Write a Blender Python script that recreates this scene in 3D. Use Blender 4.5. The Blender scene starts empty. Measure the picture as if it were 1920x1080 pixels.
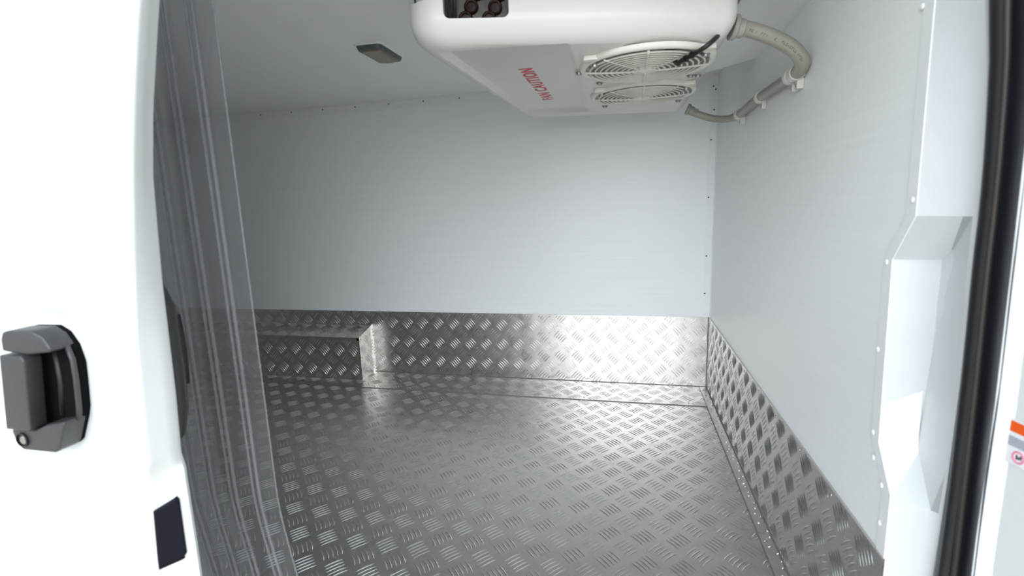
import bpy, bmesh, math, random
from mathutils import Vector, Matrix
random.seed(7)
scene = bpy.context.scene
COL = scene.collection
sin, cos, pi = math.sin, math.cos, math.pi

# ------------------------------------------------------------------ camera
YAW, PIT, ROL = -0.2277305730679543, 0.17517985194145702, -0.03457339375044541
FPX = 910.9186
CAM = Vector((0, 0, 0.7880578))
fwd = Vector((sin(YAW)*cos(PIT), cos(YAW)*cos(PIT), -sin(PIT)))
rgt = Vector((cos(YAW), -sin(YAW), 0)); upv = rgt.cross(fwd)
R_ = cos(ROL)*rgt + sin(ROL)*upv; U_ = -sin(ROL)*rgt + cos(ROL)*upv
cd = bpy.data.cameras.new('camera'); cam = bpy.data.objects.new('camera', cd); COL.objects.link(cam)
cam.matrix_world = Matrix(((R_.x, U_.x, -fwd.x, CAM.x), (R_.y, U_.y, -fwd.y, CAM.y), (R_.z, U_.z, -fwd.z, CAM.z), (0, 0, 0, 1)))
cd.sensor_width = 36; cd.lens = FPX/1920*36; cd.clip_start = 0.02
cd.dof.use_dof = True; cd.dof.focus_distance = 1.9; cd.dof.aperture_fstop = 5.6
scene.camera = cam

# ------------------------------------------------------------------ world and exposure
w = bpy.data.worlds.new('sky'); scene.world = w; w.use_nodes = True
bg = w.node_tree.nodes['Background']
bg.inputs['Color'].default_value = (0.80, 0.91, 1.0, 1); bg.inputs['Strength'].default_value = 0.48
scene.view_settings.view_transform = 'Standard'; scene.view_settings.look = 'None'
scene.view_settings.gamma = 1; scene.view_settings.use_curve_mapping = False
scene.view_settings.exposure = 1.14
# hazy sun behind the camera, its disc spread wide by thin cloud
sd_ = bpy.data.lights.new('hazy_sun', 'SUN'); sd_.energy = 2.8; sd_.angle = math.radians(80); sd_.color = (0.925, 0.972, 1.0)
sun = bpy.data.objects.new('hazy_sun', sd_); COL.objects.link(sun)
sun.rotation_euler = Vector((-0.02, 1.0, -0.32)).to_track_quat('-Z', 'Y').to_euler(); sun.location = (1.5, -6, 5)

# ------------------------------------------------------------------ dimensions
X, D, HC, HP = 0.3450, 2.0505, 1.236, 0.30
XL, YN = -2.50, 0.60            # rear wall, near face of the cargo space
HB = 1.050                      # underside of the cooling unit

# ------------------------------------------------------------------ materials
def newmat(name):
    m = bpy.data.materials.new(name); m.use_nodes = True
    nt = m.node_tree
    return m, nt, nt.nodes['Principled BSDF']
def node(nt, t, **kw):
    n = nt.nodes.new(t)
    for k, v in kw.items(): setattr(n, k, v)
    return n
def simple(name, col, rough=0.5, metal=0.0, nscale=40, var=0.06, bump=0.0, stretch=(1, 1, 1), spec=0.5, rvar=0.0, bdist=0.001):
    """principled with procedural colour / roughness variation and fine relief"""
    m, nt, b = newmat(name)
    tc = node(nt, 'ShaderNodeTexCoord'); mp = node(nt, 'ShaderNodeMapping'); mp.inputs['Scale'].default_value = stretch
    nt.links.new(tc.outputs['Object'], mp.inputs['Vector'])
    nz = node(nt, 'ShaderNodeTexNoise'); nz.inputs['Scale'].default_value = nscale; nz.inputs['Detail'].default_value = 4
    nt.links.new(mp.outputs['Vector'], nz.inputs['Vector'])
    cr = node(nt, 'ShaderNodeValToRGB')
    cr.color_ramp.elements[0].position = 0.3; cr.color_ramp.elements[1].position = 0.7
    cr.color_ramp.elements[0].color = tuple(c*(1-var) for c in col)+(1,)
    cr.color_ramp.elements[1].color = tuple(min(1, c*(1+var)) for c in col)+(1,)
    nt.links.new(nz.outputs['Fac'], cr.inputs['Fac']); nt.links.new(cr.outputs['Color'], b.inputs['Base Color'])
    b.inputs['Roughness'].default_value = rough; b.inputs['Metallic'].default_value = metal
    b.inputs['Specular IOR Level'].default_value = spec
    if rvar:
        mr = node(nt, 'ShaderNodeMapRange'); mr.inputs['From Min'].default_value = 0.3; mr.inputs['From Max'].default_value = 0.7
        mr.inputs['To Min'].default_value = rough-rvar; mr.inputs['To Max'].default_value = rough+rvar
        nt.links.new(nz.outputs['Fac'], mr.inputs['Value']); nt.links.new(mr.outputs['Result'], b.inputs['Roughness'])
    if bump:
        bp = node(nt, 'ShaderNodeBump'); bp.inputs['Strength'].default_value = bump; bp.inputs['Distance'].default_value = bdist
        nt.links.new(nz.outputs['Fac'], bp.inputs['Height']); nt.links.new(bp.outputs['Normal'], b.inputs['Normal'])
    return m
def metal_mat(name, col, rough, rvar, wave, scuff=0.05):
    """rolled aluminium: broad waviness of the sheet, fine scuffs, cloudy wear"""
    m, nt, b = newmat(name)
    tc = node(nt, 'ShaderNodeTexCoord')
    geo = node(nt, 'ShaderNodeNewGeometry')
    n1 = node(nt, 'ShaderNodeTexNoise'); n1.inputs['Scale'].default_value = 5.5; n1.inputs['Detail'].default_value = 2
    n2 = node(nt, 'ShaderNodeTexNoise'); n2.inputs['Scale'].default_value = 22; n2.inputs['Detail'].default_value = 6; n2.inputs['Roughness'].default_value = 0.65
    for n in (n1, n2): nt.links.new(geo.outputs['Position'], n.inputs['Vector'])
    mr = node(nt, 'ShaderNodeMapRange'); mr.inputs['From Min'].default_value = 0.3; mr.inputs['From Max'].default_value = 0.7
    mr.inputs['To Min'].default_value = rough-rvar; mr.inputs['To Max'].default_value = rough+rvar
    nt.links.new(n2.outputs['Fac'], mr.inputs['Value']); nt.links.new(mr.outputs['Result'], b.inputs['Roughness'])
    cr = node(nt, 'ShaderNodeValToRGB')
    cr.color_ramp.elements[0].position = 0.3; cr.color_ramp.elements[1].position = 0.72
    cr.color_ramp.elements[0].color = tuple(c*(1-scuff) for c in col)+(1,); cr.color_ramp.elements[1].color = tuple(c*(1+scuff) for c in col)+(1,)
    nt.links.new(n2.outputs['Fac'], cr.inputs['Fac']); nt.links.new(cr.outputs['Color'], b.inputs['Base Color'])
    b.inputs['Metallic'].default_value = 1.0
    bp = node(nt, 'ShaderNodeBump'); bp.inputs['Strength'].default_value = wave; bp.inputs['Distance'].default_value = 0.01
    nt.links.new(n1.outputs['Fac'], bp.inputs['Height'])
    bp2 = node(nt, 'ShaderNodeBump'); bp2.inputs['Strength'].default_value = 0.25; bp2.inputs['Distance'].default_value = 0.0006
    nt.links.new(n2.outputs['Fac'], bp2.inputs['Height']); nt.links.new(bp.outputs['Normal'], bp2.inputs['Normal'])
    nt.links.new(bp2.outputs['Normal'], b.inputs['Normal'])
    return m
M = {}
M['panel']  = simple('white_lining_panel', (0.89, 0.905, 0.915), 0.36, nscale=3, var=0.015, bump=0.12, stretch=(1, 1, 40), bdist=0.002)
M['ceil']   = simple('white_ceiling_panel', (0.88, 0.895, 0.905), 0.38, nscale=3, var=0.015, bump=0.10, stretch=(1, 30, 1), bdist=0.002)
M['bulk']   = simple('white_bulkhead_panel', (0.89, 0.905, 0.915), 0.36, nscale=3, var=0.015, bump=0.12, stretch=(1, 1, 40), bdist=0.002)
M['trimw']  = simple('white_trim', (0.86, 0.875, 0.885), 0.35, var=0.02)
M['tread']  = metal_mat('tread_plate_aluminium', (0.63, 0.61, 0.587), 0.30, 0.06, 0.25)
M['lug']    = metal_mat('tread_lug_aluminium', (0.82, 0.82, 0.815), 0.17, 0.03, 0.0, 0.02)
M['seam']   = simple('grey_joint_sealant', (0.17, 0.165, 0.16), 0.6)
M['paint']  = simple('white_car_paint', (0.70, 0.72, 0.725), 0.22, var=0.01, nscale=6)
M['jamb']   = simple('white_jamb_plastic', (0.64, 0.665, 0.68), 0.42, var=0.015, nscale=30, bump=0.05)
M['rubber'] = simple('black_rubber', (0.012, 0.012, 0.015), 0.42, var=0.2, bump=0.1)
M['lip']    = simple('brown_black_rubber', (0.030, 0.024, 0.021), 0.5)
M['flange'] = simple('dark_seal_carrier', (0.020, 0.022, 0.032), 0.3, var=0.15, nscale=14)
M['plastic']= simple('charcoal_plastic', (0.036, 0.036, 0.039), 0.42, var=0.1, nscale=300, bump=0.08)
M['dark']   = simple('black_plastic', (0.006, 0.006, 0.007), 0.5, var=0.2)
M['void']   = simple('matt_black_handle_cup', (0.002, 0.002, 0.0025), 0.8, var=0.2, spec=0.1)
M['tape']   = simple('black_protection_film', (0.005, 0.005, 0.010), 0.7, var=0.1, spec=0.15)
M['unit']   = simple('cream_white_moulded_plastic', (0.68, 0.668, 0.632), 0.32, var=0.015, nscale=8)
M['guard']  = simple('ivory_plastic', (0.74, 0.72, 0.66), 0.42, var=0.03)
M['blade']  = simple('pale_grey_fan_plastic', (0.30, 0.30, 0.285), 0.45, var=0.05)
M['pit']    = simple('black_coil_recess', (0.006, 0.006, 0.006), 0.6, var=0.2)
M['coil']   = simple('dark_coil_plate', (0.10, 0.095, 0.09), 0.35, metal=0.8, var=0.2)
M['copper'] = simple('tarnished_copper_tube', (0.055, 0.025, 0.018), 0.35, metal=0.8, var=0.3)
M['screw']  = simple('dull_steel_screw', (0.42, 0.41, 0.38), 0.4, metal=1.0, var=0.15)
M['rivetw'] = simple('white_rivet', (0.72, 0.73, 0.73), 0.4, var=0.05)
M['red']    = simple('red_print', (0.62, 0.04, 0.07), 0.5, var=0.08)
M['fit']    = simple('grey_hose_fitting', (0.36, 0.34, 0.31), 0.45, var=0.1)
M['clamp']  = simple('translucent_white_clip', (0.66, 0.65, 0.60), 0.35, var=0.04)
M['ink']    = simple('grey_hose_print', (0.10, 0.10, 0.09), 0.6, var=0.1)
M['cable']  = simple('black_cable_sheath', (0.012, 0.012, 0.012), 0.4, var=0.2)
M['bezel']  = simple('grey_lamp_bezel', (0.10, 0.11, 0.11), 0.35, var=0.1)
M['lens']   = simple('amber_brown_lamp_lens', (0.24, 0.19, 0.14), 0.25, var=0.08, nscale=90)
M['orange'] = simple('orange_print', (0.80, 0.10, 0.005), 0.45, var=0.04)
M['greyp']  = simple('grey_print', (0.38, 0.40, 0.47), 0.45, var=0.04)
M['whitep'] = simple('white_sticker_film', (0.80, 0.81, 0.84), 0.35, var=0.02)
M['pink']   = simple('pink_print', (0.75, 0.16, 0.28), 0.45, var=0.04)
M['ground'] = simple('warm_concrete', (0.62, 0.57, 0.50), 0.9, nscale=6, var=0.12, bump=0.2)
def clear_mat(name, tint, haze, hazecol, rough=0.08, refl=1.0):
    m, nt, b = newmat(name); nt.nodes.remove(b)
    out = nt.nodes['Material Output']
    nz = node(nt, 'ShaderNodeTexNoise'); nz.inputs['Scale'].default_value = 9; nz.inputs['Detail'].default_value = 5
    tc = node(nt, 'ShaderNodeTexCoord'); nt.links.new(tc.outputs['Object'], nz.inputs['Vector'])
    tr = node(nt, 'ShaderNodeBsdfTransparent'); tr.inputs['Color'].default_value = tuple(tint)+(1,)
    df = node(nt, 'ShaderNodeBsdfDiffuse'); df.inputs['Color'].default_value = tuple(hazecol)+(1,)
    gl = node(nt, 'ShaderNodeBsdfGlossy'); gl.inputs['Roughness'].default_value = rough
    mr = node(nt, 'ShaderNodeMapRange'); mr.inputs['To Min'].default_value = haze*0.7; mr.inputs['To Max'].default_value = haze*1.3
    nt.links.new(nz.outputs['Fac'], mr.inputs['Value'])
    a = node(nt, 'ShaderNodeMixShader'); nt.links.new(mr.outputs['Result'], a.inputs['Fac'])
    nt.links.new(tr.outputs[0], a.inputs[1]); nt.links.new(df.outputs[0], a.inputs[2])
    fr = node(nt, 'ShaderNodeFresnel'); fr.inputs['IOR'].default_value = 1.45
    mm = node(nt, 'ShaderNodeMath', operation='MULTIPLY'); mm.inputs[1].default_value = refl
    nt.links.new(fr.outputs[0], mm.inputs[0])
    c = node(nt, 'ShaderNodeMixShader'); nt.links.new(mm.outputs[0], c.inputs['Fac'])
    nt.links.new(a.outputs[0], c.inputs[1]); nt.links.new(gl.outputs[0], c.inputs[2])
    nt.links.new(c.outputs[0], out.inputs['Surface'])
    return m
M['pvc']    = clear_mat('clear_pvc', (0.94, 0.94, 0.95), 0.05, (0.60, 0.60, 0.61), 0.10, 0.4)
M['pvcrib'] = clear_mat('clear_pvc_rib', (0.88, 0.88, 0.90), 0.17, (0.7, 0.7, 0.71), 0.08, 0.8)
M['hose']   = clear_mat('clear_braided_hose', (0.80, 0.78, 0.70), 0.62, (0.50, 0.47, 0.40), 0.2, 1.0)

# ------------------------------------------------------------------ mesh helpers
def link(o, parent=None):
    COL.objects.link(o)
    if parent is not None: o.parent = parent
    return o
def mesh_obj(name, verts, faces, mat, parent=None, smooth=False, angle=None):
    me = bpy.data.meshes.new(name); me.from_pydata([tuple(v) for v in verts], [], faces); me.update()
    me.materials.append(M[mat] if isinstance(mat, str) else mat)
    finish(me, smooth, angle)
    return link(bpy.data.objects.new(name, me), parent)
def finish(me, smooth, angle):
    if smooth or angle is not None:
        for p in me.polygons: p.use_smooth = True
        if angle is not None: me.set_sharp_from_angle(angle=math.radians(angle))
def fix(me):
    bm = bmesh.new(); bm.from_mesh(me); bmesh.ops.remove_doubles(bm, verts=bm.verts, dist=1e-6)
    bmesh.ops.recalc_face_normals(bm, faces=bm.faces); bm.to_mesh(me); bm.free()
class MB:
    def __init__(s): s.v = []; s.f = []
    def add(s, v, f):
        o = len(s.v); s.v += [Vector(p) for p in v]; s.f += [tuple(i+o for i in q) for q in f]; return s
    def box(s, a, b):
        (x0, y0, z0), (x1, y1, z1) = a, b
        return s.add([(x0,y0,z0),(x1,y0,z0),(x1,y1,z0),(x0,y1,z0),(x0,y0,z1),(x1,y0,z1),(x1,y1,z1),(x0,y1,z1)],
                     [(0,3,2,1),(4,5,6,7),(0,1,5,4),(1,2,6,5),(2,3,7,6),(3,0,4,7)])
    def prism(s, poly, axis, a, b):
        """poly: 2D points; extrude along axis 0/1/2 from a to b"""
        def P(p, t):
            q = list(p); q.insert(axis, t); return q
        n = len(poly); v = [P(p, a) for p in poly]+[P(p, b) for p in poly]
        f = [tuple(range(n))[::-1], tuple(range(n, 2*n))]+[(i, (i+1) % n, n+(i+1) % n, n+i) for i in range(n)]
        return s.add(v, f)
    def tube(s, pts, r, seg=12, caps=True, closed=False, flat=1.0):
        pts = [Vector(p) for p in pts]; n = len(pts); rs = r if isinstance(r, (list, tuple)) else [r]*n
        T = []
        for i in range(n):
            a = pts[(i-1) % n] if (closed or i) else pts[0]; b = pts[(i+1) % n] if (closed or i < n-1) else pts[-1]
            T.append((b-a).normalized())
        nrm = T[0].orthogonal().normalized(); v = []
        for i in range(n):
            nrm = (nrm-T[i]*nrm.dot(T[i])).normalized(); bi = T[i].cross(nrm)
            for k in range(seg):
                t = 2*pi*k/seg; v.append(pts[i]+nrm*(cos(t)*rs[i])+bi*(sin(t)*rs[i]*flat))
        f = []
        for i in range(n if closed else n-1):
            j = (i+1) % n
            for k in range(seg):
                l = (k+1) % seg; f.append((i*seg+k, i*seg+l, j*seg+l, j*seg+k))
        if caps and not closed: f += [tuple(range(seg))[::-1], tuple((n-1)*seg+k for k in range(seg))]
        return s.add(v, f)
    def lathe(s, prof, c, ax=Vector((0, 0, 1)), seg=24):
        """prof: (r, h) pairs along ax from centre c"""
        ax = Vector(ax).normalized(); u = ax.orthogonal().normalized(); w_ = ax.cross(u); c = Vector(c); v = []
        for r, h in prof:
            for k in range(seg):
                t = 2*pi*k/seg; v.append(c+ax*h+u*(r*cos(t))+w_*(r*sin(t)))
        f = [(i*seg+k, i*seg+(k+1) % seg, (i+1)*seg+(k+1) % seg, (i+1)*seg+k) for i in range(len(prof)-1) for k in range(seg)]
        f += [tuple(range(seg))[::-1], tuple((len(prof)-1)*seg+k for k in range(seg))]
        return s.add(v, f)
    def build(s, name, mat, parent=None, smooth=False, angle=None, bevel=0, bseg=2):
        me = bpy.data.meshes.new(name); me.from_pydata([tuple(p) for p in s.v], [], s.f); me.update(); fix(me)
        if bevel:
            bm = bmesh.new(); bm.from_mesh(me)
            ed = [e for e in bm.edges if len(e.link_faces) == 2 and e.calc_face_angle() > 0.5]
            bmesh.ops.bevel(bm, geom=ed, offset=bevel, segments=bseg, affect='EDGES', profile=0.6, clamp_overlap=True)
            bm.to_mesh(me); bm.free()
        me.materials.append(M[mat]); finish(me, smooth, angle)
        return link(bpy.data.objects.new(name, me), parent)
def tag(o, label=None, cat=None, group=None, kind=None):
    if label: o['label'] = label
    if cat: o['category'] = cat
    if group: o['group'] = group
    if kind: o['kind'] = kind
    return o
def empty(name, loc=(0, 0, 0)):
    o = bpy.data.objects.new(name, None); o.empty_display_size = 0.05; link(o); o.location = loc; return o
def keep(child, parent):
    """parent a world-space mesh under a moved empty without shifting it"""
    child.parent = parent; child.matrix_parent_inverse = Matrix.Translation(-Vector(parent.location)); return child
def interp(tab, z):
    tab = sorted(tab)
    if z <= tab[0][0]: a, b = tab[0], tab[1]
    elif z >= tab[-1][0]: a, b = tab[-2], tab[-1]
    else:
        for a, b in zip(tab, tab[1:]):
            if a[0] <= z <= b[0]: break
    return a[1]+(b[1]-a[1])*(z-a[0])/(b[0]-a[0])
def smooth(e0, e1, x):
    t = max(0, min(1, (x-e0)/(e1-e0))); return t*t*(3-2*t)
def rrect(cx, cy, hx, hy, r, n=6):
    p = []
    for (sx, sy, a0) in ((1, 1, 0), (-1, 1, pi/2), (-1, -1, pi), (1, -1, 1.5*pi)):
        for k in range(n+1):
            a = a0+pi/2*k/n; p.append((cx+sx*(hx-r)+r*cos(a), cy+sy*(hy-r)+r*sin(a)))
    return p
def struct(o): o['kind'] = 'structure'; return o

# ================================================================== THE SETTING
g = struct(MB().box((-14, -16, -0.72), (14, 8, -0.62)).build('ground', 'ground'))
tag(g, 'pale concrete ground outside the van', 'ground')

# floor slab (the sheet itself), one sheet between the kick plates' feet
floor = MB().box((XL, YN, -0.05), (0.318, 1.846, 0.0)).box((XL, 1.846, -0.05), (X, D, -0.003)).box((0.318, YN, -0.05), (X, 1.846, -0.003)).build('floor', 'tread')
struct(tag(floor, 'aluminium tread plate floor of the van with five bar pattern', 'floor'))
ceiling = struct(tag(MB().box((XL-0.05, YN-0.02, HC), (X+0.05, D+0.05, HC+0.06)).build('ceiling', 'ceil'), 'white panel ceiling of the cargo space', 'ceiling'))
wall_back = struct(tag(MB().box((XL-0.05, D, -0.05), (X+0.05, D+0.05, HC+0.06)).build('wall_back', 'panel'), 'white panel wall opposite the door opening', 'wall'))
wall_left = struct(tag(MB().box((XL-0.05, 0.5, -0.05), (XL, D, HC+0.06)).build('wall_left', 'panel'), 'white wall at the rear end of the cargo space', 'wall'))
# near wall behind the open sliding door, with the header above the opening
wall_front = struct(tag(MB().box((XL-0.05, 0.50, -0.6), (-0.76, 0.64, HC+0.06)).box((-0.76, 0.52, 1.185), (X+0.03, 0.60, HC+0.06))
    .box((-0.76, 0.52, -0.6), (X+0.03, 0.60, -0.02)).build('wall_front', 'trimw'), 'white body side beside and above the door opening', 'wall'))
# bulkhead: near edge follows the pocket of the jamb
YA = [(-0.05, 0.668), (0.30, 0.670), (0.392, 0.671), (0.446, 0.712), (0.697, 0.725), (0.755, 0.683), (0.997, 0.692), (1.30, 0.70)]
mb = MB(); mb.prism([(y, z) for z, y in YA]+[(D, 1.30), (D, -0.05)], 0, X, X+0.045)
wall_right = struct(tag(mb.build('wall_right', 'bulk'), 'white bulkhead panel wall on the cab side', 'wall'))

# ---- tread plate lugs -------------------------------------------------------
BL, BW, BH, BS = 0.041, 0.0040, 0.0016, 0.0103
def bar_geo(mb, x0, x1, yc, bow=0.0016):
    """one raised lens-shaped bar along x; heights taper to nothing at the rim"""
    NS = 6; v = []
    for i in range(NS+1):
        t = -1+2*i/NS; xx = x0+(x1-x0)*i/NS; s = max(0.16, math.sqrt(max(0, 1-t*t*0.97)))
        yb = yc+bow*(1-t*t)-bow*0.5
        for dy, h in ((-1, -0.12), (-0.5, 0.66), (0, 1), (0.5, 0.66), (1, -0.12)):
            v.append((xx, yb+dy*BW/2*s, h*BH*min(1, s*1.05)))
    f = [(i*5+k, (i+1)*5+k, (i+1)*5+k+1, i*5+k+1) for i in range(NS) for k in range(4)]
    mb.add(v, f)
lugme = None
def lug_mesh():
    global lugme
    if lugme is None:
        mb = MB()
        for k in range(5): bar_geo(mb, -BL/2, BL/2, (k-2)*BS)
        lugme = bpy.data.meshes.new('tread_lug'); lugme.from_pydata([tuple(p) for p in mb.v], [], mb.f); lugme.update()
        lugme.materials.append(M['lug']); finish(lugme, True, None)
    return lugme
def in_view(P):
    q = P-CAM; d = q.dot(fwd)
    if d <= 0.1: return 0
    x = FPX*q.dot(R_)/d; y = FPX*q.dot(U_)/d
    if abs(x) > 985 or abs(y) > 570: return 0
    return 1/d
def lugs(parent, O, u, v, rect, a0, b0, pa, pb, sgn, limit=300, margin=0.001):
    """five-bar lugs over rect=(u0,v0,u1,v1) of the plane O+u*a+v*b"""
    O, u, v = Vector(O), Vector(u), Vector(v); n = u.cross(v); u0, v0, u1, v1 = rect
    spots = []
    for half in (0, 1):
        ang = (pi/4+0.03)*(sgn if half == 0 else -sgn)
        i0 = int((u0-a0)/pa)-2; i1 = int((u1-a0)/pa)+2; j0 = int((v0-b0)/pb)-2; j1 = int((v1-b0)/pb)+2
        for i in range(i0, i1+1):
            for j in range(j0, j1+1):
                a = a0+(i+half*0.5)*pa; b = b0+(j+half*0.5)*pb
                if a < u0-0.03 or a > u1+0.03 or b < v0-0.03 or b > v1+0.03: continue
                spots.append((a, b, ang))
    full, rest = [], []
    for s in spots:
        a, b, ang = s
        inside = u0+0.031 < a < u1-0.031 and v0+0.031 < b < v1-0.031
        full.append((in_view(O+u*a+v*b), inside, s))
    full.sort(key=lambda t: -t[0])
    stuff = MB(); ns = 0
    for k, (vis, inside, (a, b, ang)) in enumerate(full):
        ca, sa = cos(ang), sin(ang)
        U, V = u*ca+v*sa, -u*sa+v*ca
        if inside and vis > 0 and k < limit:
            o = bpy.data.objects.new('tread_lug', lug_mesh()); link(o, parent)
            c = O+u*a+v*b
            o.matrix_local = Matrix(((U.x, V.x, n.x, c.x), (U.y, V.y, n.y, c.y), (U.z, V.z, n.z, c.z), (0, 0, 0, 1)))
            continue
        mb = MB()
        for q in range(5):
            yc = (q-2)*BS
            ts = []
            for t in range(21):
                x = -BL/2+BL*t/20; aa = a+x*ca-yc*sa; bb = b+x*sa+yc*ca
                if u0+margin < aa < u1-margin and v0+margin < bb < v1-margin: ts.append(x)
            if len(ts) >= 6: bar_geo(mb, ts[0], ts[-1], yc)
        if not mb.v: continue
        W = [O+u*(a+p.x*ca-p.y*sa)+v*(b+p.x*sa+p.y*ca)+n*p.z for p in mb.v]
        if vis > 0 and k < limit and len(mb.v) >= 70:
            mesh_obj('tread_lug', W, mb.f, 'lug', parent, smooth=True)
        else: stuff.add(W, mb.f); ns += 1
    if stuff.v:
        o = mesh_obj('tread_bars', stuff.v, stuff.f, 'lug', parent, smooth=True); o['kind'] = 'stuff'
EX, EY, EZ = Vector((1, 0, 0)), Vector((0, 1, 0)), Vector((0, 0, 1))
lugs(floor, (0, 0, 0), EX, EY, (XL, YN, 0.318, 1.846), -0.697, 0.929, 0.0787, 0.0893, 1)

def rivet_mesh(name, r, h, mat, seg=10):
    mb = MB(); mb.lathe([(r, -0.0005), (r, h*0.35), (r*0.75, h*0.8), (r*0.35, h)], (0, 0, 0), EZ, seg)
    me = bpy.data.meshes.new(name); me.from_pydata([tuple(p) for p in mb.v], [], mb.f); me.update(); fix(me)
    me.materials.append(M[mat]); finish(me, True, 50); return me
def place(me, name, P, n, parent):
    o = bpy.data.objects.new(name, me); link(o, parent)
    q = Vector((0, 0, 1)).rotation_difference(Vector(n)); o.rotation_mode = 'QUATERNION'; o.rotation_quaternion = q; o.location = P
    return o
RVM = rivet_mesh('rivet', 0.0032, 0.0018, 'screw')
RVW = rivet_mesh('rivet', 0.0038, 0.0016, 'bulk')
RVD = rivet_mesh('rivet', 0.0028, 0.0012, 'dark')

# kick plates: an upright sheet with its foot lying on the floor
T = 0.004
bb = MB().box((XL, D-T, 0.0), (X, D, HP)).box((XL, 1.846, -0.003), (X-0.03, D-T, 0.0022)).build('baseboard_back', 'tread')
struct(tag(bb, 'tread plate kick panel along the wall opposite the door', 'kick plate'))
lugs(bb, (0, D-T, 0), EX, EZ, (XL, 0.004, X-T, HP-0.001), -1.058, 0.158, 0.0757, 0.0905, -1)
lugs(bb, (0, 0, 0.0022), EX, EY, (XL, 1.848, X-0.032, D-T-0.002), -0.697, 0.929, 0.0787, 0.0893, 1, limit=120)
for k in range(9): place(RVM, 'rivet', (-1.055-0.16*6+0.155*(k+3), D-T, 0.290), (0, -1, 0), bb)
for k in range(6): place(RVM, 'rivet', (-0.75+0.2*k, 1.866, 0.0022), EZ, bb)
joint = MB().box((XL, D-T-0.0025, 0.0), (X-T, D-T, 0.004)).box((-1.16, 1.8445, 0.0), (X-0.03, 1.8465, 0.0026)).build('joint', 'seam', bb)
br = MB().box((X-T, YN+0.07, 0.0), (X, D-T, HP)).box((0.313, YN+0.07, -0.003), (X-T, D-T, 0.0026)).build('baseboard_right', 'tread')
struct(tag(br, 'tread plate kick panel along the foot of the bulkhead', 'kick plate'))
lugs(br, (X-T, 0, 0), -EY, EZ, (-D+T+0.002, 0.006, -YN-0.075, HP-0.001), -0.795, 0.190, 0.0775, 0.0870, -1)
for k in range(8): place(RVM, 'rivet', (X-T, 0.834+0.151*k, 0.289), (-1, 0, 0), br)
MB().box((0.3115, YN+0.07, 0), (0.3135, D-T-0.002, 0.003)).box((X-T-0.0025, YN+0.07, 0.0026), (X-T, D-T, 0.0045)).box((X-T-0.003, D-T-0.003, 0), (X-T, D-T, HP)).build('joint', 'seam', br)
# rumpled foil tape dabs on the foot of the right plate
mb = MB(); rr = random.Random(3)
for k in range(60):
    y = 0.75+k*0.0215+rr.uniform(-.005, .005); x = rr.uniform(0.318, 0.334); l = rr.uniform(.005, .012); a = rr.uniform(-.7, .7)
    p = Vector((x, y, 0.0026)); q = p+Vector((cos(a)*l, sin(a)*l, 0)); mb.tube([p, (p+q)/2+Vector((0, 0, .0012)), q], [.0006, .0014, .0006], 6)
o = mb.build('foot_wrinkles', 'tread', br, smooth=True); o['kind'] = 'stuff'

# wheel arch box clad in tread plate
BX, BY = -1.170, 1.928
box = empty('wheel_arch_box', (-1.9, 1.99, 0))
tag(box, 'low tread plate box against the back wall beside the clear curtain', 'box')
zt0, zt1 = 0.202, 0.233
mb = MB(); mb.prism([(BY, 0.0), (BY, zt0), (D-T-0.0005, zt1), (D-T-0.0005, 0.0)], 0, XL+0.001, BX)
keep(mb.build('casing', 'tread'), box)
before = set(bpy.data.objects)
lugs(None, (0, BY, 0), EX, EZ, (XL, 0.004, BX-0.003, zt0-0.002), -1.43, 0.142, 0.0765, 0.0935, -1)
tv = Vector((0, D-T-BY, zt1-zt0)).normalized()
lugs(None, (0, BY, zt0), EX, tv, (XL, 0.003, BX-0.003, 0.118), -1.43, 0.02, 0.0787, 0.0893, 1)
lugs(None, (BX, 0, 0), EY, EZ, (BY+0.002, 0.004, D-T-0.002, 0.20), BY+0.03, 0.05, 0.0765, 0.09, 1)
for o in [o for o in bpy.data.objects if o not in before]: keep(o, box)
keep(MB().box((XL, BY-0.0018, zt0-0.014), (BX+0.001, BY, zt0+0.001)).box((BX-0.012, BY-0.0018, 0), (BX+0.0015, BY, zt0)).build('edge_angle', 'tread'), box)
keep(MB().box((XL, D-T-0.006, zt1-0.002), (BX+0.002, D-T, zt1+0.004)).box((BX, D-T-0.006, 0.0), (BX+0.004, D-T, zt1+0.004))
     .box((XL, BY-0.005, 0), (BX+0.003, BY, 0.004)).build('joint', 'lug'), box)
for p in ((BX-0.007, BY-0.0018, 0.185), (BX-0.007, BY-0.0018, 0.10), (BX-0.007, BY-0.0018, 0.018)): keep(place(RVM, 'rivet', p, (0, -1, 0), None), box)
for k in range(8): keep(place(RVM, 'rivet', (BX-0.03-0.16*k, D-0.05, zt1-0.008), (0, -0.24, 0.97), None), box)

# angle trims
t1 = MB().box((0.318, D-0.0016, HP), (X, D, HC)).box((X-0.0016, D-0.012, HP), (X, D, HC)).build('trim_1', 'trimw')
struct(tag(t1, 'narrow white corner strip with small screws between wall and bulkhead', 'trim'))
for z, x in ((1.105, .333), (0.996, .326), (0.78, .324), (0.55, .324), (0.398, .323), (1.19, .328), (1.178, .336)): place(RVD, 'rivet', (x, D-0.0016, z), (0, -1, 0), t1)
t2 = MB().box((XL, D-0.0018, HC-0.032), (X-0.002, D, HC)).box((XL, D-0.032, HC-0.0018), (X-0.002, D, HC)).build('trim_2', 'trimw')
struct(tag(t2, 'white angle strip with dark rivets where back wall meets ceiling', 'trim'))
for k in range(12): place(RVD, 'rivet', (-0.674-0.1612*(k-5), D-0.0018, 1.225), (0, -1, 0), t2)
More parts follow.
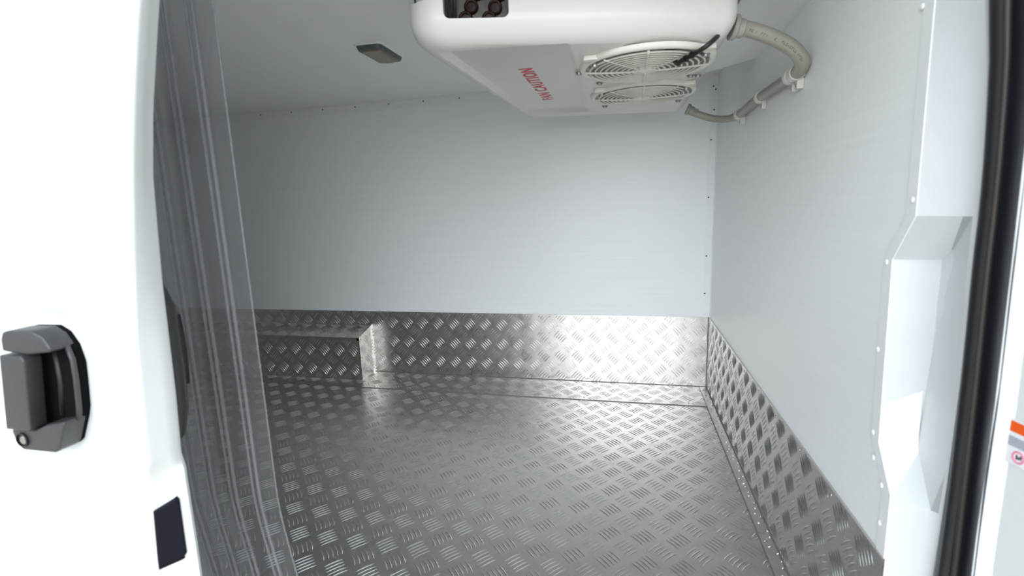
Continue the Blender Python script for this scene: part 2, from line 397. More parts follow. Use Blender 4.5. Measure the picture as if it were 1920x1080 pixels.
# filler board dropped below the ceiling beside the cooling unit
t3 = MB().prism([(X, 0.66), (X, 1.502), (0.212, 1.642), (0.212, 0.66)], 2, 1.145, HC).build('trim_3', 'ceil')
struct(tag(t3, 'white filler board between cooling unit and bulkhead under the ceiling', 'trim'))
# bulkhead edge strip with pale screws
t4 = MB(); pts = [(z, y) for z, y in YA]
v = []; f = []
for z, y in pts: v += [(X-0.0015, y+0.001, z), (X-0.0015, y+0.022, z), (X, y+0.001, z), (X, y+0.022, z)]
for i in range(len(pts)-1):
    a, b = i*4, (i+1)*4; f += [(a, a+1, b+1, b), (a+2, b+2, b+3, a+3), (a, b, b+2, a+2), (a+1, a+3, b+3, b+1)]
t4.add(v, f); t4 = struct(tag(t4.build('trim_4', 'trimw'), 'thin white edge strip with pale screws along the bulkhead edge', 'trim'))
for y, z in ((.694, .774), (.739, .692), (.739, .571), (.730, .453), (.722, .419), (.695, .393), (.717, .999), (.690, .34)):
    place(RVW, 'rivet', (X-0.0015, y, z), (-1, 0, 0), t4)

# ---- moulded jamb with its pocket -------------------------------------------
CC = [(0.9765, 0.3604), (0.9126, 0.3695), (0.8238, 0.3767), (0.7543, 0.3787), (0.7349, 0.3783), (0.608, 0.3841), (0.5102, 0.3861), (0.4067, 0.3838), (0.3053, 0.3805), (-0.05, 0.374), (1.25, 0.335)]
CD = [(0.9715, 0.3565), (0.9094, 0.3641), (0.8004, 0.3714), (0.7361, 0.3729), (0.7124, 0.3721), (0.5859, 0.3759), (0.4367, 0.3764), (0.317, 0.3743), (-0.05, 0.368), (1.25, 0.331)]
CE = [(0.9626, 0.3557), (0.9034, 0.3623), (0.8209, 0.3668), (0.756, 0.3689), (0.7052, 0.3696), (0.5658, 0.3738), (0.3719, 0.3785), (-0.05, 0.381), (1.25, 0.332)]
CG = [(1.25, 0.345), (0.8003, 0.3636), (0.7819, 0.3639), (0.702, 0.3653), (0.5838, 0.3685), (0.4971, 0.3677), (0.3756, 0.3701), (-0.05, 0.377)]
zs = sorted(set([-0.05, 0.1, 0.2, 0.3053, 0.35, 0.392, 0.446, 0.50, 0.57, 0.64, 0.697, 0.755, 0.79, 0.85, 0.9126, 0.95, 0.9765, 1.05, 1.12, 1.20]))
v = []; f = []
for z in zs:
    ya = interp(YA, z); xc = interp(CC, z); xd = interp(CD, z)
    if 0.44 < z < 0.70: pb = (interp([(0.446, 0.3905), (0.697, 0.400)], z), 0.716)
    else: pb = (X+(xc-X)*0.8, ya+(0.64-ya)*0.8)
    v += [(X-0.0004, ya, z), (pb[0], pb[1], z), (xc-0.002, 0.641, z), (xc, 0.637, z), (xd, 0.625, z), (xd+0.02, 0.64, z), (X+0.05, 0.76, z), (X+0.001, 0.76, z)]
for i in range(len(zs)-1):
    for k in range(7):
        a, b = i*8+k, (i+1)*8+k; f.append((a, a+1, b+1, b))
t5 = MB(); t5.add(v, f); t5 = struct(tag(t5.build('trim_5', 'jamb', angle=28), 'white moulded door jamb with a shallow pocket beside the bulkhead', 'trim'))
# rubber seal bulb
seal = MB(); path = []
for i in range(40):
    z = -0.05+1.25*i/39
    path.append(((interp(CD, z)+interp(CE, z))/2+0.0045, 0.611, z))
seal.tube(path, 0.0098, 14)
so = seal.build('door_seal', 'rubber', smooth=True)
mb = MB(); v = []; f = []
for i in range(40):
    z = -0.05+1.25*i/39; xe = interp(CE, z)+0.001; xg = interp(CG, z)
    v += [(xe-0.0005, 0.604, z), (xe+0.0012, 0.598, z), (xe+0.0030, 0.592, z), (xe-0.0005, 0.586, z), (xg, 0.556, z), (xg+0.03, 0.56, z), (xe+0.03, 0.60, z)]
for i in range(39):
    for k in range(7): a, b = i*7+k, i*7+(k+1) % 7; f.append((a, b, b+7, a+7))
f += [tuple(range(7)), tuple(39*7+k for k in range(7))]
mb.add(v, f); mb.build('seal_carrier', 'flange', so, angle=40)
mb = MB(); mb.tube([(p[0]-0.002, 0.5935, p[2]) for p in [(interp(CE, z), 0, z) for z in [-0.05+1.25*i/39 for i in range(40)]]], 0.0035, 8)
mb.build('inner_lip', 'lip', so, smooth=True)
tag(so, 'black rubber door seal running down the right of the opening', 'seal')
# painted pillar outside the seal, turning towards the front of the van
v = []; f = []; N = 14
DIR = Vector((0.22, -1.0, 0)).normalized()
for i in range(N):
    z = -0.6+1.9*i/(N-1); xg = interp(CG, max(-0.05, min(1.25, z)))
    A = Vector((xg-0.0005, 0.558, z)); B = A+Vector((0.0035, -0.004, 0)); Cc = B+Vector((0.002, -0.002, 0)); 
    E2 = Cc+DIR*0.006+Vector((0.0035, 0, 0)); F2 = Cc+DIR*0.11+Vector((0.0035, 0, 0))
    G2 = F2+Vector((0.02, -0.012, 0)); v += [A, B, Cc, E2, F2, G2, (1.3, G2.y-0.01, z), (1.3, 0.66, z), (xg+0.05, 0.66, z)]
for i in range(N-1):
    for k in range(9): a, b = i*9+k, i*9+(k+1) % 9; f.append((a, b, b+9, a+9))
f += [tuple(range(9)), tuple((N-1)*9+k for k in range(9))]
mb = MB(); mb.add(v, f); pil = struct(tag(mb.build('wall_pillar', 'paint', angle=25), 'white painted pillar at the right edge of the opening', 'pillar'))
# caution sticker on the pillar, wrapped on the turned face
O0 = Vector((interp(CG, 0.54)-0.0005+0.0035+0.002+0.0035+0.0055*0.22, 0.558-0.006-0.006, 0)); 
SD = DIR; SN = Vector((-1.0, -0.22, 0)).normalized()
O0 = O0-SD*0.003
def stk(name, u0, u1, z0, z1, mat, off, parent):
    v = [O0+SD*u+EZ*z+SN*o_ for o_ in (0.0, off) for (u, z) in ((u0, z0), (u1, z0), (u1, z1), (u0, z1))]
    mb = MB(); mb.add(v, [(0,1,2,3),(4,5,6,7),(0,1,5,4),(1,2,6,5),(2,3,7,6),(3,0,4,7)]); return mb.build(name, mat, parent)
sk = empty('warning_sticker', O0+EZ*0.52)
tag(sk, 'white sticker with orange and grey bands on the right pillar', 'sticker')
for nm, a in (('backing', (0.0, 0.075, 0.515, 0.560, 'whitep', 0.0006)), ('orange_band', (0.0008, 0.074, 0.5475, 0.5585, 'orange', 0.0008)),
              ('grey_band', (0.0008, 0.074, 0.5330, 0.5430, 'greyp', 0.0008))): keep(stk(nm, *a, None), sk)
mb = MB(); ring = []
for k in range(28): t = 2*pi*k/28; ring.append(O0+SD*(0.0125+0.0052*cos(t))+EZ*(0.5240+0.0056*sin(t))+SN*0.0008)
mb.tube(ring, 0.0008, 6, closed=True); keep(mb.build('pink_ring', 'pink', None, smooth=True), sk)
mb = MB()
for du, z0, z1 in ((0.0108, 0.5215, 0.5262), (0.0128, 0.5220, 0.5250), (0.0148, 0.5228, 0.5265)):
    vv = [O0+SD*u+EZ*z+SN*0.001 for (u, z) in ((du-0.0006, z0), (du+0.0006, z0), (du+0.0006, z1), (du-0.0006, z1))]
    mb.add(vv+[p-SN*0.0006 for p in vv], [(0,1,2,3),(7,6,5,4),(0,4,5,1),(1,5,6,2),(2,6,7,3),(3,7,4,0)])
keep(mb.build('glyph', 'dark'), sk)

# ================================================================== SLIDING DOOR (slid open)
EXT = [(-0.6, -0.58), (0.0, -0.558), (0.366, -0.5545), (0.465, -0.5445), (0.488, -0.534), (0.508, -0.524), (0.58, -0.518), (0.655, -0.511), (0.75, -0.495), (0.842, -0.478), (0.98, -0.450), (1.3, -0.37)]
INN = [(-0.6, -0.55), (0.0, -0.535), (0.3385, -0.521), (0.470, -0.5195), (0.580, -0.5105), (0.7126, -0.504), (0.8286, -0.494), (0.898, -0.481), (0.998, -0.457), (1.3, -0.375)]
door = empty('sliding_door', (-0.9, 0.42, -0.55))
tag(door, 'white painted sliding door slid open at the left', 'door')
def sd_rr(x, z, cx, cz, hx, hz, r):
    qx, qz = abs(x-cx)-hx+r, abs(z-cz)-hz+r
    return min(max(qx, qz), 0)+math.hypot(max(qx, 0), max(qz, 0))-r
RID = [(0.9963, -0.5546), (0.9559, -0.5866), (0.9034, -0.6308), (0.80, -0.735), (1.25, -0.38)]
def ysurf(x, z):
    y = 0.400
    y += 0.014*(1-smooth(-0.026, 0.006, sd_rr(x+0.05*(z-0.6), z, -0.664, 0.597, 0.094, 0.100, 0.055)))
    y += 0.010*(1-smooth(0.478, 0.508, z))                 # body line: the lower skin is set back
    y += 0.06*smooth(0.75, 1.35, z)**1.4*0.6               # the side leans in towards the roof
    dr = (x-interp(RID, z))*0.75
    if z > 0.8: y += 0.006*(1-smooth(-0.004, 0.010, dr))-0.0016*math.exp(-(dr/0.005)**2)
    return y
XS = [-1.75, -1.4, -1.1, -1.0, -0.9]+[-0.84+0.0055*k for k in range(0, 58)]
ZS = [-0.55, -0.3, -0.1, 0.1, 0.2, 0.3, 0.36, 0.40, 0.44]+[0.465+0.006*k for k in range(0, 48)]+[0.76+0.013*k for k in range(0, 42)]
v = []; f = []
for z in ZS:
    xe = interp(EXT, z)
    row = []
    for i, x in enumerate(XS):
        row.append((x, x))
    xs = [x for x in XS if x < xe-0.012]; xs += [xe-0.012]*(len(XS)-len(xs))
    for x in xs: v.append((x, ysurf(x, z), z))
    ye = ysurf(xe-0.012, z); xi = interp(INN, z)
    sh = ye-0.40
    for x, y in ((xe-0.005, ye+0.0008), (xe-0.001, ye+0.0035), (xe, ye+0.007), (xe+(xi-xe)*0.62, ye+0.007+(0.435+sh*0.5-ye-0.007)*0.6), (xi, 0.435+sh*0.5), (xi-0.002, 0.440+sh*0.5), (xi-0.02, 0.442+sh*0.5), (xi-0.07, 0.448+sh*0.4), (-1.75, 0.448+sh*0.4)):
        v.append((x, y, z))
n = len(XS)+9
for i in range(len(ZS)-1):
    for k in range(n): a, b = i*n+k, i*n+(k+1) % n; f.append((a, b, b+n, a+n))
f += [tuple(range(n)), tuple((len(ZS)-1)*n+k for k in range(n))]
mb = MB(); mb.add(v, f)
keep(mb.build('door_skin', 'paint', None, smooth=True, angle=50), door)
# black film on the door's leading edge
def edgept(t, z):
    xe, xi = interp(EXT, z), interp(INN, z); ye = ysurf(xe-0.012, z); sh = ye-0.40
    a = Vector((xe, ye+0.007, z)); b = Vector((xe+(xi-xe)*0.62, ye+0.007+(0.435+sh*0.5-ye-0.007)*0.6, z)); c = Vector((xi, 0.435+sh*0.5, z))
    return a.lerp(b, t*2) if t < 0.5 else b.lerp(c, t*2-1)
v = []; f = []; NT, NZ = 8, 14
for j in range(NZ+1):
    for i in range(NT+1):
        t = -0.02+0.70*i/NT; z0 = 0.358+0.012*t; z1 = 0.4385+0.020*t
        z = z0+(z1-z0)*j/NZ
        r = 0.07   # rounded far corners
        if i == NT and j in (0, NZ): t -= 0.09; z += 0.002 if j == 0 else -0.002
        p = edgept(max(0, min(1, t)), z)
        v.append(p+Vector((0.0012, -0.0012, 0)))
for j in range(NZ):
    for i in range(NT): a = j*(NT+1)+i; f.append((a, a+1, a+NT+2, a+NT+1))
tp = mesh_obj('edge_film', v, f, 'tape', None, smooth=True); keep(tp, door); tp['label'] = 'black protective film'
sm = tp.modifiers.new('thickness', 'SOLIDIFY'); sm.thickness = 0.0006
# inner pull handle seen past the edge of the door
mb = MB(); pth = [(-0.545, 0.452, 0.715), (-0.536, 0.465, 0.700), (-0.531, 0.470, 0.675), (-0.531, 0.470, 0.60), (-0.536, 0.470, 0.545), (-0.541, 0.466, 0.515), (-0.552, 0.452, 0.490)]
mb.tube([(x-0.0135, y, z) for x, y, z in pth], [0.009, 0.012, 0.0125, 0.012, 0.0125, 0.012, 0.009], 12)
ih = keep(mb.build('inner_handle', 'plastic', None, smooth=True), door)
mb = MB(); mb.tube([(-0.5400, 0.480, 0.665), (-0.5400, 0.481, 0.62), (-0.5425, 0.481, 0.575)], [0.005, 0.006, 0.005], 10); o = mb.build('lever', 'dark', ih, smooth=True)
# outer handle
hd = [(-0.6775, 0.655), (-0.674, 0.664), (-0.662, 0.6665), (-0.628, 0.667), (-0.615, 0.660), (-0.6055, 0.645), (-0.6015, 0.625), (-0.604, 0.600), (-0.608, 0.570), (-0.6125, 0.558), (-0.627, 0.528), (-0.634, 0.5225), (-0.683, 0.5215), (-0.691, 0.526), (-0.695, 0.540), (-0.6955, 0.550)]
def hpoly(pts, y0, y1, name, mat, bev, parent=None):
    mb = MB(); mb.prism(pts, 1, y0, y1); return mb.build(name, mat, parent, angle=35, bevel=bev, bseg=3)
keep(hpoly(hd, 0.405, 0.424, 'handle_base', 'void', 0.002), door)
cap_t = [(-0.6785, 0.6425), (-0.6770, 0.657), (-0.673, 0.665), (-0.662, 0.667), (-0.628, 0.6675), (-0.6145, 0.660), (-0.6055, 0.646), (-0.6095, 0.6435), (-0.642, 0.6395)]
capt = hpoly(cap_t, 0.384, 0.410, 'handle_top_cap', 'plastic', 0.005)
cap_b = [(-0.6955, 0.5465), (-0.6915, 0.528), (-0.683, 0.5215), (-0.634, 0.522), (-0.626, 0.528), (-0.612, 0.557), (-0.6115, 0.5615), (-0.640, 0.5560), (-0.657, 0.5485)]
capb = hpoly(cap_b, 0.386, 0.410, 'handle_bottom_cap', 'plastic', 0.005)
grip = [(-0.6770, 0.6395), (-0.6455, 0.6395), (-0.6415, 0.634), (-0.6545, 0.5525), (-0.6575, 0.5500), (-0.692, 0.5500)]
grp = hpoly(grip, 0.380, 0.398, 'handle_grip', 'plastic', 0.005)
rim = MB(); rp = [(-0.6085, 0.402, 0.648), (-0.6035, 0.402, 0.630), (-0.6045, 0.402, 0.606), (-0.6085, 0.402, 0.572), (-0.612, 0.402, 0.558)]
rim.tube(rp, 0.0028, 10); rimo = rim.build('handle_rim', 'plastic', None, smooth=True)
rib = MB(); rib.tube([(-0.632, 0.406, 0.640), (-0.634, 0.407, 0.60), (-0.640, 0.406, 0.560)], [0.0035, 0.004, 0.0035], 8); ribo = rib.build('handle_recess_rib', 'dark', None, smooth=True)
lk = MB(); lk.lathe([(0.0088, 0), (0.0088, 0.0025), (0.0072, 0.0030), (0.0068, -0.002)], (-0.679, 0.3865, 0.5355), (0, -1, 0), 20); lko = lk.build('lock_bezel', 'dark', None, angle=40)
lk = MB(); lk.lathe([(0.0052, -0.004), (0.0052, 0.0012), (0.0045, 0.0018)], (-0.6775, 0.3862, 0.5350), (0, -1, 0), 18); lkc = lk.build('lock_cylinder', 'screw', None, angle=40)
for o in (capt, capb, grp, rimo, ribo): keep(o, door)
for o in (lko, lkc): o.parent = capb

# ================================================================== CLEAR STRIP CURTAIN
cur = empty('strip_curtain', (-0.66, 0.6, 0.02))
tag(cur, 'clear ribbed PVC strip curtain hanging at the left of the opening', 'curtain')
def bend(x, z):
    """the foot of the strip kicks slightly inward and sideways"""
    k = smooth(0.36, 0.10, z)
    return x+0.016*k, 0.600+0.0012*sin(x*25)+0.012*k
def strip(x0, x1, dy):
    NX = 44; zz = [0.02+0.02*k for k in range(0, 25)]+[0.55+0.1*k for k in range(0, 7)]; v = []; f = []
    for z in zz:
        for s in (0, 1):
            for i in range(NX+1):
                x = x0+(x1-x0)*i/NX; xx, yy = bend(x, z); v.append((xx, yy+dy+0.0022*s, z))
    n = 2*(NX+1)
    for j in range(len(zz)-1):
        for i in range(NX):
            a = j*n+i; f.append((a, a+1, a+1+n, a+n)); a += NX+1; f.append((a+1, a, a+n, a+1+n))
        a = j*n; f.append((a, a+n, a+n+NX+1, a+NX+1)); a = j*n+NX; f.append((a+n, a, a+NX+1, a+n+NX+1))
    return mesh_obj('strip', v, f, 'pvc', None, smooth=True, angle=40)
s1 = keep(strip(-0.735, -0.5335, 0), cur); s2 = keep(strip(-0.90, -0.700, 0.012), cur)
zz = [0.02+0.02*k for k in range(0, 25)]+[0.55+0.1*k for k in range(0, 7)]
def ribm(x, r, name, mat, dx=0, dy=0):
    mb = MB(); mb.tube([(bend(x, z)[0]+dx, bend(x, z)[1]-0.0006+dy, z) for z in zz], r, 8); return keep(mb.build(name, mat, None, smooth=True), cur)
for x in (-0.7095, -0.6655, -0.621, -0.576):
    ribm(x, 0.0021, 'rib', 'pvcrib'); ribm(x+0.0105, 0.0026, 'rib', 'pvcrib')
    # the raised channel between the two ridges
ribm(-0.5335, 0.0014, 'strip_edge', 'pvcrib', 0, 0.001)
keep(MB().box((-0.95, 0.588, 1.13), (-0.50, 0.602, 1.17)).build('hanging_rail', 'screw', None, bevel=0.002), cur)

# ================================================================== CEILING LAMP
lamp = empty('ceiling_lamp', (-0.697, 1.402, HC))
tag(lamp, 'small rectangular ceiling lamp with grey bezel and brown lens', 'lamp')
def taper(pl0, z0, pl1, z1):
    n = len(pl0); v = [(x, y, z0) for x, y in pl0]+[(x, y, z1) for x, y in pl1]
    return v, [tuple(range(n)), tuple(range(n, 2*n))[::-1]]+[(i, (i+1) % n, n+(i+1) % n, n+i) for i in range(n)]
mb = MB(); mb.add(*taper(rrect(-.697, 1.402, .043, .080, .014), HC, rrect(-.697, 1.402, .041, .078, .014), HC-0.004)); keep(mb.build('flange', 'trimw', None, angle=40), lamp)
mb = MB(); mb.add(*taper(rrect(-.697, 1.402, .039, .076, .014), HC-0.004, rrect(-.697, 1.402, .036, .071, .014), HC-0.014)); keep(mb.build('bezel', 'bezel', None, angle=40), lamp)
mb = MB(); mb.add(*taper(rrect(-.697, 1.400, .030, .058, .008), HC-0.013, rrect(-.697, 1.400, .028, .056, .008), HC-0.0175)); keep(mb.build('lens', 'lens', None, angle=40), lamp)
keep(MB().box((-.712, 1.462, HC-0.017), (-.690, 1.470, HC-0.013)).build('switch', 'fit', None, bevel=0.001), lamp)

# ================================================================== EVAPORATOR (ceiling cooling unit)
ev = empty('evaporator_unit', (-0.08, 1.25, HB))
tag(ev, 'cream white ceiling cooling unit with two fan guards underneath', 'cooling unit')
ZD = 1.052
COR = [Vector((-0.372, 0.805)), Vector((0.190, 0.955)), Vector((0.194, 1.735)), Vector((-0.325, 1.640))]
RAD = [0.055, 0.03, 0.03, 0.045]
def ring(inset, z):
    n = 4; off = []
    for i in range(n):
        p0, p1, p2 = COR[i-1], COR[i], COR[(i+1) % n]
        e1 = (p1-p0).normalized(); e2 = (p2-p1).normalized()
        n1 = Vector((-e1.y, e1.x)); n2 = Vector((-e2.y, e2.x))
        k = inset/(1+n1.dot(n2)); off.append(p1+(n1+n2)*k)
    out = []
    for i in range(n):
        p0, p1, p2 = off[i-1], off[i], off[(i+1) % n]; r = max(0.006, RAD[i]-inset*0.6)
        e1 = (p0-p1).normalized(); e2 = (p2-p1).normalized(); half = math.acos(max(-1, min(1, e1.dot(e2))))/2
        dd = r/math.tan(half); c = p1+(e1+e2).normalized()*(r/sin(half)); a = p1+e1*dd; b = p1+e2*dd
        a0 = math.atan2(a.y-c.y, a.x-c.x); a1 = math.atan2(b.y-c.y, b.x-c.x)
        while a1-a0 > pi: a1 -= 2*pi
        while a1-a0 < -pi: a1 += 2*pi
        for k in range(9):
            t = a0+(a1-a0)*k/8; out.append((c.x+r*cos(t), c.y+r*sin(t), z))
    return out
RB = 0.046
prof = [(0.0, HC+0.0), (0.0, ZD+0.115), (0.0, ZD+RB+0.02)]+[(RB*(1-cos(pi/2*k/9)), ZD+RB*(1-sin(pi/2*k/9))) for k in range(0, 10)]
v = []; f = []
for i, z in prof: v += ring(i, z)
n = 36
for i in range(len(prof)-1):
    for k in range(n): a, b = i*n+k, i*n+(k+1) % n; f.append((a, b, b+n, a+n))
f += [tuple(range(n))[::-1], tuple((len(prof)-1)*n+k for k in range(n))]
mb = MB(); mb.add(v, f)
body = mb.build('housing', 'unit')
FANS = [(0.042, 1.066), (0.046, 1.350)]; FR = 0.112
# carve the fan wells and the pipe opening
front_d = (COR[1]-COR[0]).normalized(); fn = Vector((front_d.y, -front_d.x))    # outward normal of the front
def frontpt(x, back=0.0):
    t = (x-COR[0].x)/front_d.x; p = COR[0]+front_d*t-fn*back; return p
cut = MB()
for cx, cy in FANS: cut.lathe([(FR, 0), (FR, 0.075)], (cx, cy, ZD-0.01), EZ, 48)
def frect(x0, x1, z0, z1, r, d0, d1, skew=0.0):
    cxm, czm = (x0+x1)/2, (z0+z1)/2; pl = rrect(cxm, czm, (x1-x0)/2, (z1-z0)/2, r, 5); n = len(pl); v = []
    for d in (d0, d1):
        for x, z in pl:
            p = frontpt(x, d); v.append((p.x, p.y, z+skew*(x-cxm)))
    return v, [tuple(range(n)), tuple(range(n, 2*n))[::-1]]+[(i, (i+1) % n, n+(i+1) % n, n+i) for i in range(n)]
cut.add(*frect(-0.292, -0.187, 1.091, 1.190, 0.010, -0.02, 0.06))
cut.add(*frect(-0.345, -0.317, 1.122, 1.190, 0.006, -0.02, 0.05))
# recessed service panel on the underside: sloping flanks up to a flat panel
ZP = 1.063
lo = [(-0.324, 0.868), (-0.084, 0.893), (-0.098, 1.575), (-0.288, 1.548)]; hi = [(-0.311, 0.905), (-0.117, 0.930), (-0.120, 1.555), (-0.281, 1.528)]
lo2 = [(a[0]+(a[0]-b[0])*0.5, a[1]+(a[1]-b[1])*0.5) for a, b in zip(lo, hi)]
cut.add(*taper(hi, ZP, lo2, ZD-0.0055))
cuto = cut.build('cutter', 'unit')
bo = body.modifiers.new('b', 'BOOLEAN'); bo.object = cuto; bo.operation = 'DIFFERENCE'; bo.solver = 'EXACT'
dg = bpy.context.evaluated_depsgraph_get(); me = bpy.data.meshes.new_from_object(body.evaluated_get(dg))
body.modifiers.clear(); body.data = me; bpy.data.objects.remove(cuto)
finish(me, True, 32)
keep(body, ev)
# lettering
fc = bpy.data.curves.new('caution_lettering', 'FONT'); fc.body = 'FAN CAUTION'; fc.size = 0.045; fc.extrude = 0.0002; fc.offset = 0.0008; fc.space_character = 1.12
fo = bpy.data.objects.new('tmp_text', fc); COL.objects.link(fo); bpy.context.view_layer.update()
me = bpy.data.meshes.new_from_object(fo.evaluated_get(bpy.context.evaluated_depsgraph_get())); bpy.data.objects.remove(fo)
xs_ = [q.co.x for q in me.vertices]; ys_ = [q.co.y for q in me.vertices]
mx0, mx1, my0, my1 = min(xs_), max(xs_), min(ys_), max(ys_)
for q in me.vertices:
    a = (q.co.x-mx0)/(mx1-mx0); b = (q.co.y-my0)/(my1-my0)
    q.co = (-0.1875-0.0305*b, 1.400-0.332*a, ZP-0.0004-q.co.z)
me.materials.clear(); me.materials.append(M['red']); me.update(); fix(me)
o = link(bpy.data.objects.new('caution_lettering', me)); keep(o, ev); o['label'] = 'red lettering reading FAN CAUTION'
# fans behind guards
for (cx, cy) in FANS:
    mb = MB(); mb.lathe([(FR-0.001, 0), (FR-0.001, 0.003)], (cx, cy, ZD+0.058), EZ, 40); keep(mb.build('fan_well', 'pit', None), ev)
    hub = MB(); hub.lathe([(0.036, 0.040), (0.036, 0.006), (0.030, 0.0)], (cx, cy, ZD+0.012), EZ, 28); hubo = keep(hub.build('fan_hub', 'blade', None, angle=40), ev)
    for k in range(7):
        a0 = 2*pi*k/7+0.3; v = []; f = []; NR, NA = 5, 4
        for s in (0, 1):
            for i in range(NR+1):
                r = 0.034+(0.104-0.034)*i/NR
                for j in range(NA+1):
                    t = a0+(-0.36+0.72*j/NA)+0.10*i/NR
                    v.append((cx+r*cos(t), cy+r*sin(t), ZD+0.018+0.026*j/NA+0.0016*s))
        m_ = (NR+1)*(NA+1)
        for i in range(NR):
            for j in range(NA):
                a = i*(NA+1)+j; f.append((a, a+1, a+NA+2, a+NA+1)); f.append((m_+a+1, m_+a, m_+a+NA+1, m_+a+NA+2))
        mesh_obj('fan_blade', v, f, 'blade', hubo, smooth=True)
    gd = MB(); base = ZD
    # rim: rolled ring standing off the deck
    rim_p = [(0.1310, 0.0), (0.1302, -0.005), (0.1275, -0.0092), (0.1225, -0.0100), (0.1185, -0.008), (0.1170, 0.0)]
    v = []; f = []; SG = 64; q_ = len(rim_p)
    for k in range(SG):
        t = 2*pi*k/SG
        for r, h in rim_p: v.append((cx+r*cos(t), cy+r*sin(t), base+h))
    for k in range(SG):
        for i in range(q_-1): a, b = k*q_+i, ((k+1) % SG)*q_+i; f.append((a, a+1, b+1, b))
    gd.add(v, f); gdo = keep(gd.build('fan_guard', 'guard', None, smooth=True, angle=50), ev)
    for k in range(9):
        r = 0.110-0.0105*k; mb = MB(); z = base-0.0098-0.0045*(1-(r/0.12)**2)
        mb.tube([(cx+r*cos(2*pi*i/56), cy+r*sin(2*pi*i/56), z) for i in range(56)], 0.0020, 6, closed=True); mb.build('guard_ring', 'guard', gdo, smooth=True)
    for a in (0.06, pi/2, pi+0.06, 1.5*pi, 1.5*pi-0.72, 1.5*pi+0.72):
        mb = MB(); pts = []
        for i in range(7):
            r = 0.012+(0.119-0.012)*i/6; pts.append((cx+r*cos(a), cy+r*sin(a), base-0.0108-0.0045*(1-(r/0.12)**2)))
        mb.tube(pts, 0.0026 if a in (0.06, pi/2, pi+0.06, 1.5*pi) else 0.0016, 6); mb.build('guard_spoke', 'guard', gdo, smooth=True)
    mb = MB(); mb.lathe([(0.021, 0.004), (0.021, -0.001), (0.017, -0.0032), (0.004, -0.0036)], (cx, cy, base-0.0140), EZ, 28); mb.build('guard_hub', 'guard', gdo, angle=40)
    for sx in (-1, 1):
        for sy in (-1, 1):
            mb = MB(); px, py = cx+sx*0.103, cy+sy*0.090
            if sy < 0: mb.prism(rrect(px, py+0.006, 0.014, 0.009, 0.005, 4), 2, base-0.009, base); mb.build('guard_tab', 'guard', gdo, bevel=0.0015, angle=40)
def bolt(p, h=0.0):
    mb = MB(); mb.lathe([(0.0088, 0.0), (0.0088, -0.0016), (0.0062, -0.0018), (0.0058, -0.0050), (0.0030, -0.0054)], p, EZ, 14); return keep(mb.build('bolt', 'screw', None, angle=40), ev)
for x, y, dz in ((-.055, 1.008, -.009), (-.092, 1.095, 0), (-.055, 1.203, 0), (-.053, 1.287, -.009), (-.053, 1.500, 0), (.144, 1.209, 0), (.160, 1.213, 0), (.145, 1.290, -.009), (.148, 1.498, 0), (.145, 1.008, -.009)):
    bolt((x, y, ZD+dz))
# pipe opening: dark coil plate with tube ends
mb = MB(); mb.add(*frect(-0.291, -0.188, 1.0915, 1.189, 0.010, 0.045, 0.056)); keep(mb.build('coil_plate', 'coil', None), ev)
for i, (x, z) in enumerate(((-0.2480, 1.1235), (-0.2080, 1.1215), (-0.2580, 1.1045), (-0.2190, 1.1040), (-0.238, 1.145), (-0.200, 1.143))):
    p = frontpt(x, 0.046); ax = Vector((fn.x, fn.y, 0))
    mb = MB(); mb.lathe([(0.0125, -0.002), (0.0125, 0.005), (0.0105, 0.0075), (0.0085, 0.0065), (0.0082, 0.001)], (p.x, p.y, z), ax, 22); keep(mb.build('tube_end', 'copper', None, angle=40), ev)
mb = MB()
for x in (-0.2865, -0.2800, -0.2745): p = frontpt(x, 0.030); mb.tube([(p.x, p.y, 1.092), (p.x, p.y, 1.188)], 0.0022, 8)
keep(mb.build('coil_fins', 'dark', None, smooth=True), ev)
mb = MB(); mb.add(*frect(-0.3445, -0.3175, 1.1225, 1.189, 0.006, 0.030, 0.046)); keep(mb.build('vent_back', 'greyp', None), ev)
mb = MB()
for x in (-0.342, -0.3225): 
    p = frontpt(x, 0.020); q = frontpt(x+0.004, 0.020); mb.tube([(p.x, p.y, 1.186), (q.x, q.y, 1.123)], 0.0018, 6)
keep(mb.build('vent_slat', 'dark', None, smooth=True), ev)

# ================================================================== HOSE, CLIPS, CABLE
hose = empty('drain_hose', (0.32, 1.3, 1.03))
tag(hose, 'clear braided drain hose curving from cooling unit along the bulkhead', 'hose')
def cat(pts, n=8):
    P = [Vector(p) for p in pts]; P = [2*P[0]-P[1]]+P+[2*P[-1]-P[-2]]; out = []
    for i in range(1, len(P)-2):
        for k in range(n):
            t = k/n; a, b, c, d = P[i-1:i+3]
            out.append(0.5*((2*b)+(c-a)*t+(2*a-5*b+4*c-d)*t*t+(3*b-a-3*c+d)*t**3))
    out.append(P[-2]); return out
# hose centre line: out of the unit's side, to the bulkhead, back along it, and in again at the rear
line = [(0.205, 1.025, 1.087), (0.235, 1.032, 1.079), (0.275, 1.045, 1.065), (0.305, 1.055, 1.049), (0.3265, 1.072, 1.030), (0.3300, 1.100, 1.020), (0.3300, 1.145, 1.019), (0.3310, 1.26, 1.022), (0.3320, 1.42, 1.024), (0.330, 1.58, 1.018), (0.312, 1.645, 1.014), (0.270, 1.680, 1.022), (0.215, 1.690, 1.044), (0.200, 1.690, 1.052)]
cl = cat(line, 8)
rr = [0.0135 if i < 44 else 0.0120 if i < 78 else 0.0105 for i in range(len(cl))]
mb = MB(); mb.tube(cl, rr, 16); keep(mb.build('hose_wall', 'hose', None, smooth=True), hose)
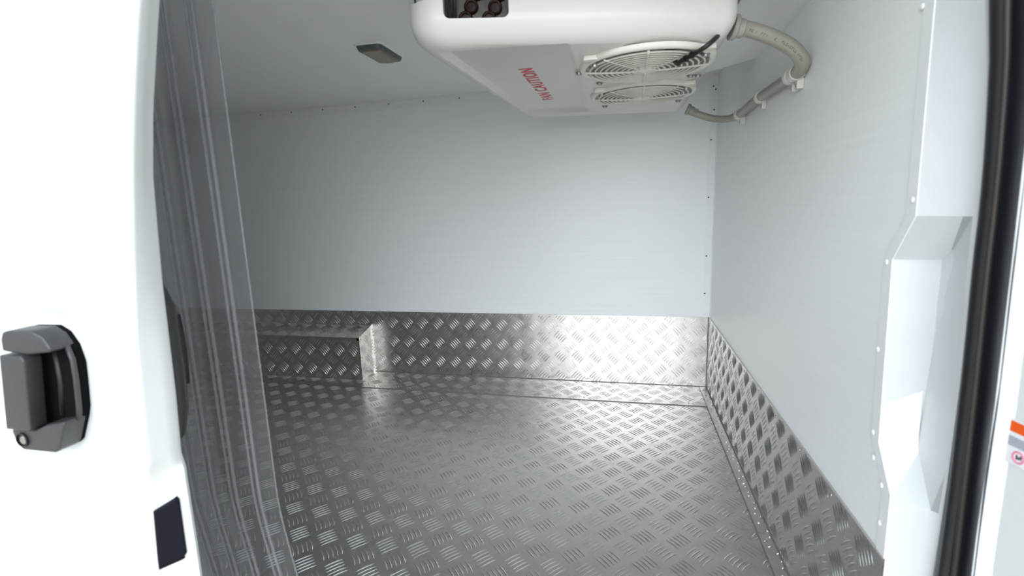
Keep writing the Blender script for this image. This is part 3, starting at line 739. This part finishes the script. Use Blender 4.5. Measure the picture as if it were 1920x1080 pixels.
# printed figures along the first bend (small dark strokes on the hose skin)
mb = MB(); rg = random.Random(11)
for i in range(4, 30):
    p = cl[i]; q = cl[i+1]; tdir = (q-p).normalized(); side = (CAM-p).normalized(); side = (side-tdir*side.dot(tdir)).normalized(); up = tdir.cross(side)
    if rg.random() < 0.25: continue
    b0 = p+side*0.0132+up*0.0005; h = 0.0035
    mb.tube([b0-up*h*0.5, b0+up*h*0.5], 0.0006, 5)
    if rg.random() < 0.6: mb.tube([b0-up*h*0.5, b0-up*h*0.5+tdir*0.0022], 0.0006, 5)
    if rg.random() < 0.6: mb.tube([b0+up*h*0.5, b0+up*h*0.5+tdir*0.0022], 0.0006, 5)
keep(mb.build('hose_print', 'ink', None), hose)
def fitting(p, d, s=1.0):
    mb = MB(); mb.lathe([(0.021*s, -0.004), (0.021*s, 0.003), (0.019*s, 0.005), (0.0155*s, 0.006), (0.0155*s, 0.016), (0.0125*s, 0.018), (0.0125*s, 0.030)], p, d, 24)
    return keep(mb.build('fitting', 'fit', None, angle=40), hose)
fitting((0.1955, 1.025, 1.088), (0.97, 0.15, -0.20), 1.05); fitting((0.1975, 1.690, 1.056), (0.93, 0.05, -0.36), 0.8)
for (y, z, ww) in ((1.115, 1.0195, 0.010), (1.150, 1.0190, 0.008), (1.375, 1.0235, 0.008), (1.590, 1.0175, 0.007)):
    cp = min(cl, key=lambda p: abs(p.y-y)); i = cl.index(cp); tdir = (cl[min(i+1, len(cl)-1)]-cl[i-1]).normalized()
    mb = MB(); mb.lathe([(0.0135, -ww), (0.0152, -ww), (0.0152, ww), (0.0135, ww)], cp, tdir, 20)
    c = keep(mb.build('hose_clip', 'clamp', None, angle=40), hose)
    mb = MB(); mb.box((cp.x+0.002, cp.y-0.006, cp.z-0.030), (X-0.0006, cp.y+0.006, cp.z-0.010)); t_ = mb.build('clip_foot', 'clamp', c, bevel=0.001)
    place(RVM, 'clip_screw', (cp.x+0.002, cp.y, cp.z-0.023), (-1, 0, 0), c)
cab = MB(); cab.tube(cat([(0.162, 0.998, 1.070), (0.158, 0.968, 1.0595), (0.140, 0.955, 1.043), (0.123, 0.970, 1.036), (0.104, 0.994, 1.032), (0.097, 1.006, 1.030), (0.090, 1.020, 1.042)]), 0.0042, 10)
cabo = cab.build('fan_cable', 'cable', None, smooth=True)
tag(cabo, 'short black cable looping onto the nearer fan guard', 'cable')
for p, d in (((0.118, 0.976, 1.035), (-.6, .8, 0)), ((0.109, 0.988, 1.033), (-.6, .8, 0))):
    mb = MB(); mb.lathe([(0.0042, -0.002), (0.0062, -0.002), (0.0062, 0.002), (0.0042, 0.002)], p, d, 10); mb.build('cable_tie', 'cable', cabo, angle=40)
